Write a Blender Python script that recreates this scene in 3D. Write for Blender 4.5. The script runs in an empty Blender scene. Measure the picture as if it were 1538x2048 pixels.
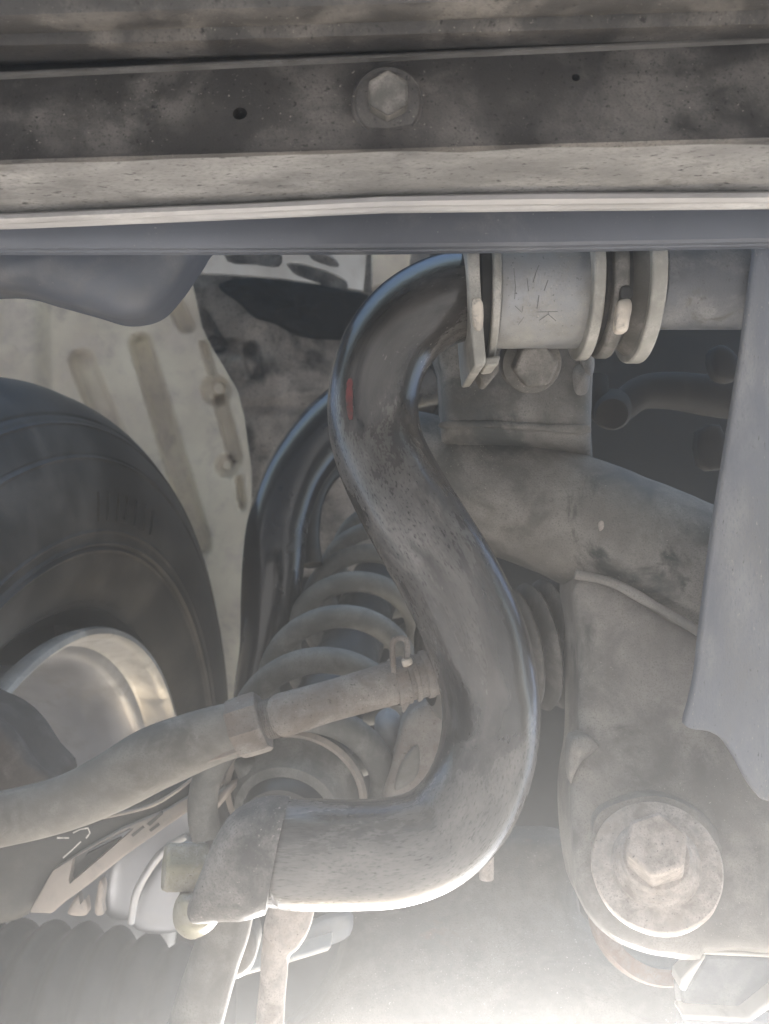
import bpy, bmesh, math, random
from mathutils import Vector, Matrix, noise
random.seed(7)
R = math.radians
S = bpy.context.scene
COL = S.collection

# ------------------------------------------------------------------ camera, world, sun, exposure
PITCH = 86.0                       # the phone lies low and looks steeply up under the front of the car
CAM_H = 0.16
FPX = 1704.0                       # focal length in photo pixels (photo 1538 x 2048)
M = Matrix.Translation((0, 0, CAM_H)) @ Matrix.Rotation(R(PITCH), 4, 'X')
cd = bpy.data.cameras.new('camera')
cd.sensor_fit = 'VERTICAL'; cd.sensor_height = 24.0
cd.lens = FPX / 2048 * 24.0
cd.clip_start = 0.01; cd.clip_end = 500
cam = bpy.data.objects.new('camera', cd); COL.objects.link(cam)
cam.matrix_world = M @ Matrix.Rotation(R(90), 4, 'X')
S.camera = cam
cd.dof.use_dof = True; cd.dof.focus_distance = 0.275; cd.dof.aperture_fstop = 16.0

SUN_DOWN, SUN_SIDE = 50.5, 7.0     # sun below the view axis / to the side, seen from the camera
sd = Vector((math.sin(R(SUN_SIDE)), math.cos(R(SUN_DOWN)) * math.cos(R(SUN_SIDE)), -math.sin(R(SUN_DOWN)) * math.cos(R(SUN_SIDE))))
sw = (M.to_3x3() @ sd).normalized()
elev = math.asin(sw.z); azim = math.atan2(sw.x, sw.y)
W = bpy.data.worlds.new('World'); S.world = W; W.use_nodes = True
nt = W.node_tree; nt.nodes.clear()
sky = nt.nodes.new('ShaderNodeTexSky'); sky.sky_type = 'NISHITA'; sky.sun_disc = False
sky.dust_density = 2.6; sky.air_density = 1.0; sky.ozone_density = 1.0
sky.sun_elevation = elev; sky.sun_rotation = azim
bg = nt.nodes.new('ShaderNodeBackground'); bg.inputs[1].default_value = 0.11
wo = nt.nodes.new('ShaderNodeOutputWorld')
nt.links.new(sky.outputs[0], bg.inputs[0]); nt.links.new(bg.outputs[0], wo.inputs[0])
ld = bpy.data.lights.new('sun', 'SUN'); ld.energy = 5.0; ld.angle = R(0.5); ld.color = (1.0, 0.975, 0.945)
lo = bpy.data.objects.new('sun', ld); COL.objects.link(lo)
lo.rotation_mode = 'QUATERNION'; lo.rotation_quaternion = sw.to_track_quat('Z', 'Y')
S.view_settings.view_transform = 'Standard'; S.view_settings.look = 'None'
S.view_settings.gamma = 1.0; S.view_settings.use_curve_mapping = False
S.view_settings.exposure = 2.12
S.cycles.use_denoising = True
S.cycles.max_bounces = 6; S.cycles.diffuse_bounces = 4; S.cycles.glossy_bounces = 3
S.cycles.volume_bounces = 0
S.cycles.sample_clamp_indirect = 4.0

# ------------------------------------------------------------------ helpers
def at(x, y, d):
    """a point of the place, from its direction in the photograph and its distance in metres"""
    return Vector(((x - 769.0) / FPX * d, d, (1024.0 - y) / FPX * d))

def cr(pts, n=8, closed=False):
    """Catmull-Rom through tuples of any length"""
    out = []; N = len(pts)
    rng = range(N if closed else N - 1)
    for i in rng:
        if closed:
            p0, p1, p2, p3 = pts[(i - 1) % N], pts[i], pts[(i + 1) % N], pts[(i + 2) % N]
        else:
            p0, p1, p2, p3 = pts[max(i - 1, 0)], pts[i], pts[i + 1], pts[min(i + 2, N - 1)]
        for k in range(n):
            t = k / n
            out.append(tuple(0.5 * (2 * b + (c - a) * t + (2 * a - 5 * b + 4 * c - e) * t * t + (3 * b - a - 3 * c + e) * t ** 3)
                             for a, b, c, e in zip(p0, p1, p2, p3)))
    if not closed: out.append(tuple(pts[-1]))
    return out

def lerp_tab(tab, v):
    if v <= tab[0][0]: return tab[0][1]
    for (a, b), (c, e) in zip(tab, tab[1:]):
        if v <= c: return b + (e - b) * (v - a) / (c - a)
    return tab[-1][1]

def smooth01(t):
    t = min(1, max(0, t)); return t * t * (3 - 2 * t)

def mesh_obj(name, verts, faces, m, parent=None, sharp=40, label=None):
    me = bpy.data.meshes.new(name)
    me.from_pydata([tuple(v) for v in verts], [], faces)
    bm = bmesh.new(); bm.from_mesh(me)
    bmesh.ops.remove_doubles(bm, verts=bm.verts, dist=1e-6)
    bmesh.ops.recalc_face_normals(bm, faces=bm.faces)
    if all(len(e.link_faces) == 2 for e in bm.edges) and bm.calc_volume(signed=True) < 0: bmesh.ops.reverse_faces(bm, faces=bm.faces)
    bm.to_mesh(me); bm.free()
    me.shade_smooth()
    me.set_sharp_from_angle(angle=R(sharp))
    me.materials.append(m)
    o = bpy.data.objects.new(name, me); COL.objects.link(o)
    if parent is not None: o.parent = parent
    if label: o['label'] = label
    return o

def bevel(o, w, seg=2, ang=35):
    b = o.modifiers.new('bevel', 'BEVEL'); b.width = w; b.segments = seg
    b.limit_method = 'ANGLE'; b.angle_limit = R(ang); b.use_clamp_overlap = True
    b.harden_normals = False
    return o

BASE = {}
def thing(name, label, cat, base, group=None):
    o = bpy.data.objects.new(name, None); COL.objects.link(o)
    o.empty_display_size = 0.02
    BASE[o.name] = Vector(base); o['label'] = label; o['category'] = cat
    if group: o['group'] = group
    return o

def tag(o, label, cat, group=None):
    o['label'] = label; o['category'] = cat
    if group: o['group'] = group
    return o

def tube(name, path, m, parent=None, seg=28, sub=8, cap=True, flat=None, sharp=50, jit=0.0, label=None):
    """path rows (px, py, radius_px, depth[, depth radius in m]); the section stays square to the path"""
    P = cr(path, sub)
    C = [at(p[0], p[1], p[3]) for p in P]
    V = []; n = len(C)
    for i, p in enumerate(P):
        T = (C[min(i + 1, n - 1)] - C[max(i - 1, 0)]).normalized()
        B = Vector((0, 1, 0)); B = (B - T * B.dot(T))
        if B.length < 0.2: B = Vector((0, 0, 1)) - T * T.z
        B.normalize(); N = T.cross(B)
        rn = p[2] / FPX * p[3]; rd = p[4] if len(p) > 4 else rn
        for k in range(seg):
            a = 2 * math.pi * k / seg
            j = 1.0
            if jit:
                q = C[i] + N * rn * math.cos(a) + B * rd * math.sin(a)
                j = 1 + jit * noise.noise(q * 90)
            V.append(C[i] + (N * rn * math.cos(a) + B * rd * math.sin(a)) * j)
    Fc = [(i * seg + k, i * seg + (k + 1) % seg, (i + 1) * seg + (k + 1) % seg, (i + 1) * seg + k) for i in range(n - 1) for k in range(seg)]
    if cap:
        Fc.append(tuple(range(seg))); Fc.append(tuple(range((n - 1) * seg, n * seg)))
    o = mesh_obj(name, V, Fc, m, parent, sharp, label)
    if len(o.data.vertices) == n * seg:
        at_ = o.data.attributes.new('flow', 'FLOAT_VECTOR', 'POINT'); run = 0.0
        for i in range(n):
            if i: run += (C[i] - C[i - 1]).length
            for k in range(seg):
                a = 2 * math.pi * k / seg; r_ = P[i][2] / FPX * P[i][3]
                at_.data[i * seg + k].vector = (run, r_ * math.cos(a), r_ * math.sin(a))
    return o

def basis(n):
    n = n.normalized()
    u = n.cross(Vector((0, 0, 1)))
    if u.length < 1e-3: u = Vector((1, 0, 0))
    u.normalize(); v = n.cross(u); return n, u, v

def lathe(name, prof, C, axis, m, parent=None, seg=48, sharp=40, closed=False, a0=0.0, a1=2 * math.pi, hexa=False, label=None, wob=0.0):
    """prof rows (radius, height along axis)"""
    n, u, v = basis(axis)
    full = abs(a1 - a0 - 2 * math.pi) < 1e-6
    cnt = seg if full else seg + 1
    V = []
    for i in range(cnt):
        a = a0 + (a1 - a0) * i / seg
        e = u * math.cos(a) + v * math.sin(a)
        w = 1 + wob * noise.noise(e * 3.0 + Vector((C.x * 50, C.y * 30, 0)))
        for r, h in prof: V.append(C + n * h + e * r * w)
    k = len(prof); Fc = []
    for i in range(seg):
        j = (i + 1) % cnt
        for q in range(k - 1 + (1 if closed else 0)):
            q2 = (q + 1) % k
            Fc.append((i * k + q, j * k + q, j * k + q2, i * k + q2))
    return mesh_obj(name, V, Fc, m, parent, sharp, label)

def hexprism(name, C, axis, r, h, m, parent=None, rot=0.0, bev=0.0008, dish=0.0, label=None):
    n, u, v = basis(axis)
    V = []; Fc = []
    ring = lambda rr, hh: [C + n * hh + (u * math.cos(rot + i * math.pi / 3) + v * math.sin(rot + i * math.pi / 3)) * rr for i in range(6)]
    circ = lambda rr, hh: [C + n * hh + (u * math.cos(rot + i * math.pi / 12) + v * math.sin(rot + i * math.pi / 12)) * rr for i in range(24)]
    bm = bmesh.new()
    A = [bm.verts.new(p) for p in ring(r, 0)]; B = [bm.verts.new(p) for p in ring(r, h)]
    for i in range(6): bm.faces.new((A[i], A[(i + 1) % 6], B[(i + 1) % 6], B[i]))
    top = bm.faces.new(B); bm.faces.new(A[::-1])
    if dish:
        g = bmesh.ops.inset_region(bm, faces=[top], thickness=r * 0.2, depth=0)
        bmesh.ops.translate(bm, verts=list(top.verts), vec=-n * dish)
    bmesh.ops.recalc_face_normals(bm, faces=bm.faces)
    me = bpy.data.meshes.new(name); bm.to_mesh(me); bm.free()
    me.shade_smooth(); me.set_sharp_from_angle(angle=R(35)); me.materials.append(m)
    o = bpy.data.objects.new(name, me); COL.objects.link(o)
    if parent is not None: o.parent = parent
    if label: o['label'] = label
    bevel(o, bev, 2)
    return o

def plate(name, pts, d, th, m, parent=None, bev=0.0015, sm=0, seg=2, label=None, axis=None):
    """a plate with an outline; d one number or f(x, y); thickness th runs away from the viewer"""
    if sm: pts = cr(pts, sm, True)
    f = d if callable(d) else (lambda x, y: d)
    off = axis if axis is not None else Vector((0, 1, 0))
    A = [at(x, y, f(x, y)) for x, y in pts]
    bm = bmesh.new()
    a = [bm.verts.new(p) for p in A]; b = [bm.verts.new(p + off * th) for p in A]
    n = len(a)
    bm.faces.new(a); bm.faces.new(b[::-1])
    for i in range(n): bm.faces.new((a[i], b[i], b[(i + 1) % n], a[(i + 1) % n]))
    bmesh.ops.recalc_face_normals(bm, faces=bm.faces)
    me = bpy.data.meshes.new(name); bm.to_mesh(me); bm.free()
    me.shade_smooth(); me.set_sharp_from_angle(angle=R(35)); me.materials.append(m)
    o = bpy.data.objects.new(name, me); COL.objects.link(o)
    if parent is not None: o.parent = parent
    if label: o['label'] = label
    if bev: bevel(o, bev, seg, 40)
    return o

def dome(name, pts, d, bulge, th, m, parent=None, p=3.0, sm=6, rings=9, ctr=None, label=None, rough=0.0):
    """a pillowed body: the outline at depth d swells towards the viewer by bulge"""
    if sm: pts = cr(pts, sm, True)
    f = d if callable(d) else (lambda x, y: d)
    n = len(pts)
    cx, cy = ctr or (sum(q[0] for q in pts) / n, sum(q[1] for q in pts) / n)
    V = [at(x, y, f(x, y)) + Vector((0, th, 0)) for x, y in pts]
    Fc = [tuple(range(n))]
    lv = 0
    for i in range(rings):
        k = math.cos(i / (rings - 0.4) * math.pi / 2) if p <= 2.5 else 1 - (i / rings) ** 1.6 * 0.96
        k = 1 - (1 - k)
        h = (1 - k ** p) ** (1 / p)
        st = len(V)
        for x, y in pts:
            X = cx + (x - cx) * k; Y = cy + (y - cy) * k
            q = at(X, Y, f(X, Y) - bulge * h)
            if rough: q.y += rough * noise.noise(q * 60) + rough * 0.6 * noise.noise(q * 170)
            V.append(q)
        for j in range(n): Fc.append((lv + j, lv + (j + 1) % n, st + (j + 1) % n, st + j))
        lv = st
    V.append(at(cx, cy, f(cx, cy) - bulge)); c = len(V) - 1
    for j in range(n): Fc.append((lv + j, lv + (j + 1) % n, c))
    return mesh_obj(name, V, Fc, m, parent, 60, label)

SOLVER = 'EXACT'
def cut(o, cutter):
    """take the cutter's volume out of o, then drop the cutter"""
    md = o.modifiers.new('cut', 'BOOLEAN'); md.operation = 'DIFFERENCE'; md.object = cutter; md.solver = SOLVER
    bpy.context.view_layer.update()
    dg = bpy.context.evaluated_depsgraph_get()
    me = bpy.data.meshes.new_from_object(o.evaluated_get(dg))
    o.modifiers.clear(); o.data = me
    me.shade_smooth(); me.set_sharp_from_angle(angle=R(35))
    bpy.data.objects.remove(cutter)

# ------------------------------------------------------------------ materials
def mat(name, base, dust=None, amt=0.4, rough=0.5, metal=0.0, scale=60.0, bump=0.15, speck=0.0, speck_col=(0.5, 0.46, 0.4),
        fine=1700.0, coat=0.0, stretch=(1, 1, 1), dust_rough=0.9, edge=0.12, bdist=0.0006, third=None, third_amt=0.0, spec=0.5, fleck=0.0, flow=False):
    if dust:
        g_ = sum(dust) / 3; dust = tuple(c + (g_ - c) * 0.4 for c in dust)
    m = bpy.data.materials.new(name); m.use_nodes = True
    t = m.node_tree; N = t.nodes; L = t.links
    b = N['Principled BSDF']
    tc = N.new('ShaderNodeTexCoord'); mp = N.new('ShaderNodeMapping'); mp.inputs['Scale'].default_value = stretch
    off = random.random() * 10; mp.inputs['Location'].default_value = (off, off * .7, off * .3)
    if flow:
        fa = N.new('ShaderNodeAttribute'); fa.attribute_name = 'flow'; L.new(fa.outputs['Vector'], mp.inputs['Vector'])
    else: L.new(tc.outputs['Object'], mp.inputs['Vector'])
    def nz(sc, det=6.0, ro=0.6, dis=0.0):
        n = N.new('ShaderNodeTexNoise'); n.inputs['Scale'].default_value = sc; n.inputs['Detail'].default_value = det
        n.inputs['Roughness'].default_value = ro; n.inputs['Distortion'].default_value = dis
        L.new(mp.outputs[0], n.inputs['Vector']); return n.outputs['Fac']
    def ramp(src, lo_, hi_):
        r = N.new('ShaderNodeMapRange'); r.interpolation_type = 'SMOOTHSTEP'
        r.inputs['From Min'].default_value = lo_; r.inputs['From Max'].default_value = hi_
        L.new(src, r.inputs['Value']); return r.outputs[0]
    def mix(fac, a, c):
        x = N.new('ShaderNodeMix'); x.data_type = 'RGBA'
        if isinstance(fac, float): x.inputs['Factor'].default_value = fac
        else: L.new(fac, x.inputs['Factor'])
        for s, v in ((x.inputs['A'], a), (x.inputs['B'], c)):
            if isinstance(v, tuple): s.default_value = (*v, 1)
            else: L.new(v, s)
        return x.outputs['Result']
    big = nz(scale, 6, 0.64, 0.3); fn = nz(fine, 3, 0.6)
    var = nz(scale * 0.35, 4, 0.5)
    lo_c = tuple(c * 0.72 for c in base); hi_c = tuple(min(1, c * 1.25) for c in base)
    col = mix(ramp(var, 0.3, 0.7), lo_c, hi_c)
    rgh = None
    if dust:
        th = 0.5 + (0.5 - amt) * 0.5
        msk = ramp(big, th - edge, th + edge)
        mm = N.new('ShaderNodeMath'); mm.operation = 'MULTIPLY'
        L.new(msk, mm.inputs[0]); L.new(ramp(fn, 0.18, 0.55), mm.inputs[1])
        dcol = mix(ramp(nz(scale * 1.7, 5), 0.3, 0.7), tuple(c * 0.78 for c in dust), tuple(min(1, c * 1.18) for c in dust))
        col = mix(mm.outputs[0], col, dcol)
        rr = N.new('ShaderNodeMapRange'); rr.inputs['To Min'].default_value = rough; rr.inputs['To Max'].default_value = dust_rough
        L.new(mm.outputs[0], rr.inputs['Value']); rgh = rr.outputs[0]
        if metal:
            rm = N.new('ShaderNodeMapRange'); rm.inputs['To Min'].default_value = metal; rm.inputs['To Max'].default_value = 0.0
            L.new(mm.outputs[0], rm.inputs['Value']); L.new(rm.outputs[0], b.inputs['Metallic'])
    if third:
        k = 0.5 + (0.5 - third_amt) * 0.5
        col = mix(ramp(nz(scale * 0.8, 7, 0.65, 0.6), k - 0.05, k + 0.07), col, third)
    if speck:
        k = 0.5 + (0.5 - speck) * 0.45
        sm_ = N.new('ShaderNodeMath'); sm_.operation = 'MULTIPLY'
        L.new(ramp(nz(fine * 0.8, 2, 0.55), k - 0.02, k + 0.14), sm_.inputs[0]); L.new(ramp(nz(scale * 1.3, 3), 0.42, 0.62), sm_.inputs[1])
        col = mix(sm_.outputs[0], col, speck_col)
    if fleck:
        k = 0.5 + (0.5 - fleck) * 0.45
        col = mix(ramp(nz(fine * 0.55, 3, 0.6), k - 0.03, k + 0.14), col, tuple(c * 0.35 for c in base))
    L.new(col, b.inputs['Base Color'])
    if rgh: L.new(rgh, b.inputs['Roughness'])
    else: b.inputs['Roughness'].default_value = rough
    if metal and not dust: b.inputs['Metallic'].default_value = metal
    b.inputs['Coat Weight'].default_value = coat; b.inputs['Coat Roughness'].default_value = 0.12
    b.inputs['Specular IOR Level'].default_value = spec
    if bump:
        ad = N.new('ShaderNodeMath'); ad.operation = 'ADD'; L.new(big, ad.inputs[0]); L.new(fn, ad.inputs[1])
        bp = N.new('ShaderNodeBump'); bp.inputs['Strength'].default_value = bump; bp.inputs['Distance'].default_value = bdist
        L.new(ad.outputs[0], bp.inputs['Height']); L.new(bp.outputs[0], b.inputs['Normal'])
    return m

TAN = (0.27, 0.235, 0.20)
m_member = mat('dusty_black_steel', (0.048, 0.045, 0.043), (0.18, 0.158, 0.138), 0.42, 0.55, 0, 42, 0.3, speck=0.12, fleck=0.26, fine=1400)
m_flange = mat('dusty_lit_flange', (0.115, 0.112, 0.11), (0.27, 0.258, 0.245), 0.58, 0.6, 0, 60, 0.25, stretch=(0.4, 1, 1), third=(0.12, 0.115, 0.105), third_amt=0.25, fleck=0.25)  # paler than the web: light from below is put into the colour
m_hem = mat('pale_hem', (0.17, 0.16, 0.15), (0.25, 0.23, 0.21), 0.5, 0.5, 0, 60, 0.15)  # paler steel tone along the upper edge
m_roll = mat('lit_pale_edge', (0.36, 0.35, 0.35), (0.52, 0.50, 0.485), 0.5, 0.45, 0, 60, 0.1, stretch=(0.3, 1, 1))  # bright highlight of the rolled edge put into its colour
m_plastic = mat('blue_grey_plastic', (0.105, 0.115, 0.14), (0.19, 0.19, 0.20), 0.3, 0.5, 0, 30, 0.06, speck=0.06)
m_panel = mat('pale_blue_grey_plastic', (0.165, 0.175, 0.20), (0.27, 0.272, 0.28), 0.45, 0.5, 0, 34, 0.25, speck=0.16, fleck=0.12, stretch=(1, 1, 0.35))
m_bar = mat('glossy_black_paint_dusty', (0.017, 0.0165, 0.017), (0.21, 0.185, 0.165), 0.34, 0.12, 0, 40, 0.2, speck=0.14, speck_col=(0.36, 0.33, 0.30), coat=0.5, edge=0.13, dust_rough=0.62,
            third=(0.05, 0.046, 0.044), third_amt=0.34, flow=True, stretch=(0.35, 1, 1))
m_paddle = mat('caked_dust_paint', (0.055, 0.052, 0.05), (0.24, 0.215, 0.19), 0.58, 0.5, 0, 60, 0.35, speck=0.2, speck_col=(0.45, 0.41, 0.36), fleck=0.18)
m_red = mat('red_paint_mark', (0.15, 0.025, 0.025), (0.07, 0.05, 0.045), 0.45, 0.5, 0, 200, 0.1)
m_zinc = mat('worn_zinc_steel', (0.27, 0.275, 0.285), (0.31, 0.295, 0.265), 0.5, 0.42, 0.35, 60, 0.12, speck=0.1, fleck=0.18)
m_zincd = mat('dusty_zinc_edge', (0.30, 0.29, 0.26), (0.42, 0.39, 0.34), 0.5, 0.5, 0.15, 90, 0.15)
m_rubber = mat('black_rubber', (0.022, 0.022, 0.022), (0.10, 0.09, 0.08), 0.35, 0.65, 0, 60, 0.2)
m_ring = mat('dusty_dark_ring', (0.10, 0.095, 0.085), (0.26, 0.23, 0.20), 0.45, 0.55, 0, 80, 0.2)
m_scr = mat('dark_scratch', (0.14, 0.14, 0.145), None, 0, 0.7, 0, 60, 0)
m_clip = mat('pale_clip', (0.55, 0.49, 0.42), TAN, 0.25, 0.6, 0, 300, 0.2)
m_sub = mat('dusty_subframe_paint', (0.10, 0.095, 0.085), (0.24, 0.215, 0.185), 0.55, 0.55, 0, 34, 0.3, third=(0.055, 0.058, 0.055), third_amt=0.3, speck=0.12)
m_sub2 = mat('dusty_bracket_paint', (0.17, 0.16, 0.148), (0.32, 0.285, 0.25), 0.55, 0.6, 0, 30, 0.3, third=(0.11, 0.108, 0.10), third_amt=0.2, speck=0.12)
m_rust = mat('rusty_brown', (0.20, 0.115, 0.075), (0.28, 0.22, 0.17), 0.5, 0.75, 0, 60, 0.3)
m_cal = mat('brown_caliper', (0.085, 0.072, 0.064), (0.15, 0.125, 0.11), 0.4, 0.7, 0, 60, 0.2)
m_arm = mat('rusty_dusty_arm', (0.10, 0.09, 0.075), (0.20, 0.17, 0.13), 0.5, 0.7, 0, 26, 0.35, third=(0.15, 0.10, 0.07), third_amt=0.2, speck=0.15)
m_bolt = mat('tan_dust_bolt', (0.33, 0.275, 0.235), (0.50, 0.41, 0.345), 0.68, 0.7, 0, 150, 0.3, fleck=0.2)
m_rod = mat('rusty_dust_rod', (0.17, 0.14, 0.12), (0.27, 0.235, 0.205), 0.55, 0.65, 0, 70, 0.3, speck=0.12, fleck=0.25)
m_rodg = mat('grey_dust_rod', (0.15, 0.14, 0.125), (0.23, 0.21, 0.18), 0.5, 0.65, 0, 60, 0.2)
m_spring = mat('grey_green_spring', (0.13, 0.13, 0.12), (0.23, 0.22, 0.20), 0.5, 0.6, 0, 50, 0.2)
m_black = mat('satin_black', (0.02, 0.02, 0.02), (0.07, 0.065, 0.055), 0.3, 0.35, 0, 40, 0.1)
m_gloss = mat('gloss_black_arm', (0.018, 0.018, 0.019), (0.08, 0.07, 0.06), 0.2, 0.2, 0, 30, 0.05, coat=0.5)
m_apron = mat('cream_body_paint', (0.86, 0.765, 0.65), (0.74, 0.645, 0.54), 0.40, 0.5, 0, 22, 0.06, fleck=0.08, fine=1000)
m_liner = mat('dusty_felt_liner', (0.055, 0.052, 0.048), (0.52, 0.45, 0.385), 0.60, 0.9, 0, 16, 0.5, fleck=0.3, bdist=0.002, fine=840)
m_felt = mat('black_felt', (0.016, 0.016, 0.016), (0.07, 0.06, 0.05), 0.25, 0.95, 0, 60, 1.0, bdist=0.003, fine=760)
m_white = mat('white_body_panel', (0.86, 0.83, 0.78), (0.72, 0.67, 0.60), 0.3, 0.45, 0, 25, 0.05)
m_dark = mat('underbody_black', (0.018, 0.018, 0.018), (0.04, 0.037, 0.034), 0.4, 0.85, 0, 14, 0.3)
m_tyre = mat('tyre_rubber', (0.038, 0.035, 0.032), (0.095, 0.08, 0.066), 0.45, 0.38, 0, 20, 0.08, spec=0.5, dust_rough=0.5)
m_tyretext = mat('tyre_print', (0.012, 0.012, 0.012), None, 0, 0.6, 0, 50, 0)
m_rim = mat('rim_silver', (0.68, 0.67, 0.66), (0.55, 0.52, 0.48), 0.35, 0.32, 0.6, 30, 0.05, dust_rough=0.6)
m_barrel = mat('rim_barrel_silver', (0.56, 0.56, 0.58), (0.46, 0.44, 0.43), 0.4, 0.35, 0.6, 18, 0.05, dust_rough=0.5)
m_shield = mat('dark_shield_steel', (0.07, 0.068, 0.062), (0.13, 0.12, 0.10), 0.4, 0.45, 0, 30, 0.1)
m_edge = mat('tan_edge', (0.44, 0.38, 0.33), (0.34, 0.29, 0.25), 0.4, 0.5, 0, 60, 0.1)  # tan tone shared by the shield and perch edges
m_chalk = mat('chalk', (0.75, 0.72, 0.66), None, 0, 0.9, 0, 400, 0.1)
m_nut = mat('olive_zinc_nut', (0.25, 0.235, 0.175), (0.36, 0.32, 0.26), 0.5, 0.6, 0.2, 120, 0.3, fleck=0.2)
m_bootg = mat('dusty_bellows_rubber', (0.11, 0.104, 0.095), (0.22, 0.20, 0.175), 0.5, 0.6, 0, 40, 0.1)
m_boot = mat('ribbed_black_boot', (0.022, 0.022, 0.021), (0.06, 0.055, 0.048), 0.4, 0.6, 0, 30, 0.1)
m_bright = mat('sunlit_bright_edge', (0.68, 0.66, 0.62), (0.5, 0.47, 0.42), 0.25, 0.4, 0.3, 60, 0.05)  # sunlight on the edges is put into this bright colour
m_plate = mat('blue_grey_plate', (0.25, 0.26, 0.28), (0.33, 0.33, 0.33), 0.4, 0.55, 0, 30, 0.1)
m_sleeve = mat('blotchy_blue_grey_sleeve', (0.13, 0.135, 0.15), (0.24, 0.235, 0.235), 0.4, 0.5, 0, 70, 0.3, third=(0.10, 0.095, 0.085), third_amt=0.35, fleck=0.2)
m_void = mat('near_black_hose', (0.012, 0.012, 0.012), (0.03, 0.028, 0.026), 0.4, 0.8, 0, 60, 0.2)  # near-black tone for hose, tab and clip
m_ground = mat('grey_concrete', (0.27, 0.262, 0.25), (0.35, 0.34, 0.325), 0.5, 0.9, 0, 6, 0.3, fleck=0.2, fine=200)

# ------------------------------------------------------------------ setting: ground and the dark underbody
def sheet(name, pts, m):
    o = mesh_obj(name, pts, [tuple(range(len(pts)))], m); o['kind'] = 'structure'; return o
Mi = M.inverted()
ground = sheet('ground', [Mi @ Vector(p) for p in ((-1.45, -1.45, 0), (1.45, -1.45, 0), (1.45, 1.45, 0), (-1.45, 1.45, 0))], m_ground)  # out of view; put in to bounce fill light upward
ground['label'] = 'grey concrete ground below the car, unseen, for bounce light'

# dark underbody closes the view; extended unseen below to block sun
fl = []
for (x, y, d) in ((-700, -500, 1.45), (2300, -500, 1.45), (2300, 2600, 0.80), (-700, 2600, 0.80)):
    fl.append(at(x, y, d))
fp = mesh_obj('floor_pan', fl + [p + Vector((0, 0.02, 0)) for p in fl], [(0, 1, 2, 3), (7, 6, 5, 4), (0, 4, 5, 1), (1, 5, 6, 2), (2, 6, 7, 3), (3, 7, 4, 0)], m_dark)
fp['kind'] = 'structure'; fp['label'] = 'black underbody high above the suspension, extended to block sun'

# ------------------------------------------------------------------ front crossmember with rolled lower flange
cm = thing('front_crossmember', 'dirty black steel crossmember with a lower flange coloured as if lit, spanning the picture above', 'crossmember', at(769, 200, 0.25))
DSH = -0.027
def loft(name, rows, m, parent, back=0.012, x0=-900, x1=2500, nx=116, wob=0.0):
    xs = [x0 + (x1 - x0) * i / nx for i in range(nx + 1)]
    V = []; k = len(rows)
    for x in xs:
        ring = []
        for tab, d in rows:
            w = wob * noise.noise(Vector((x * 0.006, tab[0][1] * 0.01, 3.1)))
            ring.append(at(x, lerp_tab(tab, x), d + w + DSH))
        V += ring
        V += [p + Vector((0, back, 0)) for p in reversed(ring)]
    n = 2 * k
    Fc = [(i * n + j, i * n + (j + 1) % n, (i + 1) * n + (j + 1) % n, (i + 1) * n + j) for i in range(nx) for j in range(n)]
    Fc += [tuple(range(n)), tuple(range(nx * n, nx * n + n))]
    return mesh_obj(name, V, Fc, m, parent, 30)
T = lambda *a: list(a)
face_rows = [(T((0, -560), (1538, -600)), 0.212), (T((0, -160), (1538, -190)), 0.205), (T((0, 30), (1538, -15)), 0.212), (T((0, 62), (1538, 14)), 0.219), (T((0, 92), (1538, 40)), 0.240),
             (T((0, 118), (1538, 52)), 0.2445), (T((0, 138), (1538, 66)), 0.240), (T((0, 147), (1538, 74)), 0.2355), (T((0, 152), (1538, 80)), 0.2350), (T((0, 158), (1538, 86)), 0.2362),
             (T((0, 235), (1538, 178)), 0.2335), (T((0, 312), (1538, 268)), 0.230), (T((0, 320), (1538, 275)), 0.2285), (T((0, 327), (769, 297), (1538, 281)), 0.2290)]
face = loft('web', face_rows, m_member, cm, wob=0.0006)
for (hx, hy, hr, hd) in ((480, 228, 14.5, 0.2335 + DSH), (1153, 152, 8.5, 0.234 + DSH)):
    c = lathe('cutter', [(0, -0.02), (hr / FPX * hd, -0.02), (hr / FPX * hd, 0.03), (0, 0.03)], at(hx, hy, hd), Vector((0, -1, 0)), m_dark, seg=28)
    SOLVER = 'FAST'; cut(face, c); SOLVER = 'EXACT'
loft('lower_flange', [(T((0, 326), (769, 296), (1538, 280)), 0.2296), (T((0, 335), (769, 304), (1538, 287)), 0.2308), (T((0, 380), (769, 348), (1538, 332)), 0.241), (T((0, 424), (500, 404), (769, 390), (1100, 383), (1538, 381)), 0.250)], m_flange, cm, back=0.004, wob=0.0012)
loft('rolled_edge', [(T((0, 426), (500, 405), (769, 391), (1100, 384), (1538, 382)), 0.2502), (T((0, 430), (500, 408), (769, 394), (1100, 388), (1538, 386)), 0.2482),
                     (T((0, 438), (500, 416), (769, 403), (1100, 398), (1538, 395)), 0.2478), (T((0, 445), (500, 424), (769, 412), (1100, 408), (1538, 404)), 0.2492), (T((0, 449), (500, 428), (769, 416), (1100, 412), (1538, 408)), 0.2525)], m_roll, cm, back=0.004, wob=0.0008)
loft('hem', [(T((0, 143), (1538, 70)), 0.2358), (T((0, 146), (1538, 73)), 0.2344), (T((0, 151), (1538, 78)), 0.2342), (T((0, 155), (1538, 82)), 0.2352)], m_hem, cm, back=0.003, wob=0.0005)
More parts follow.
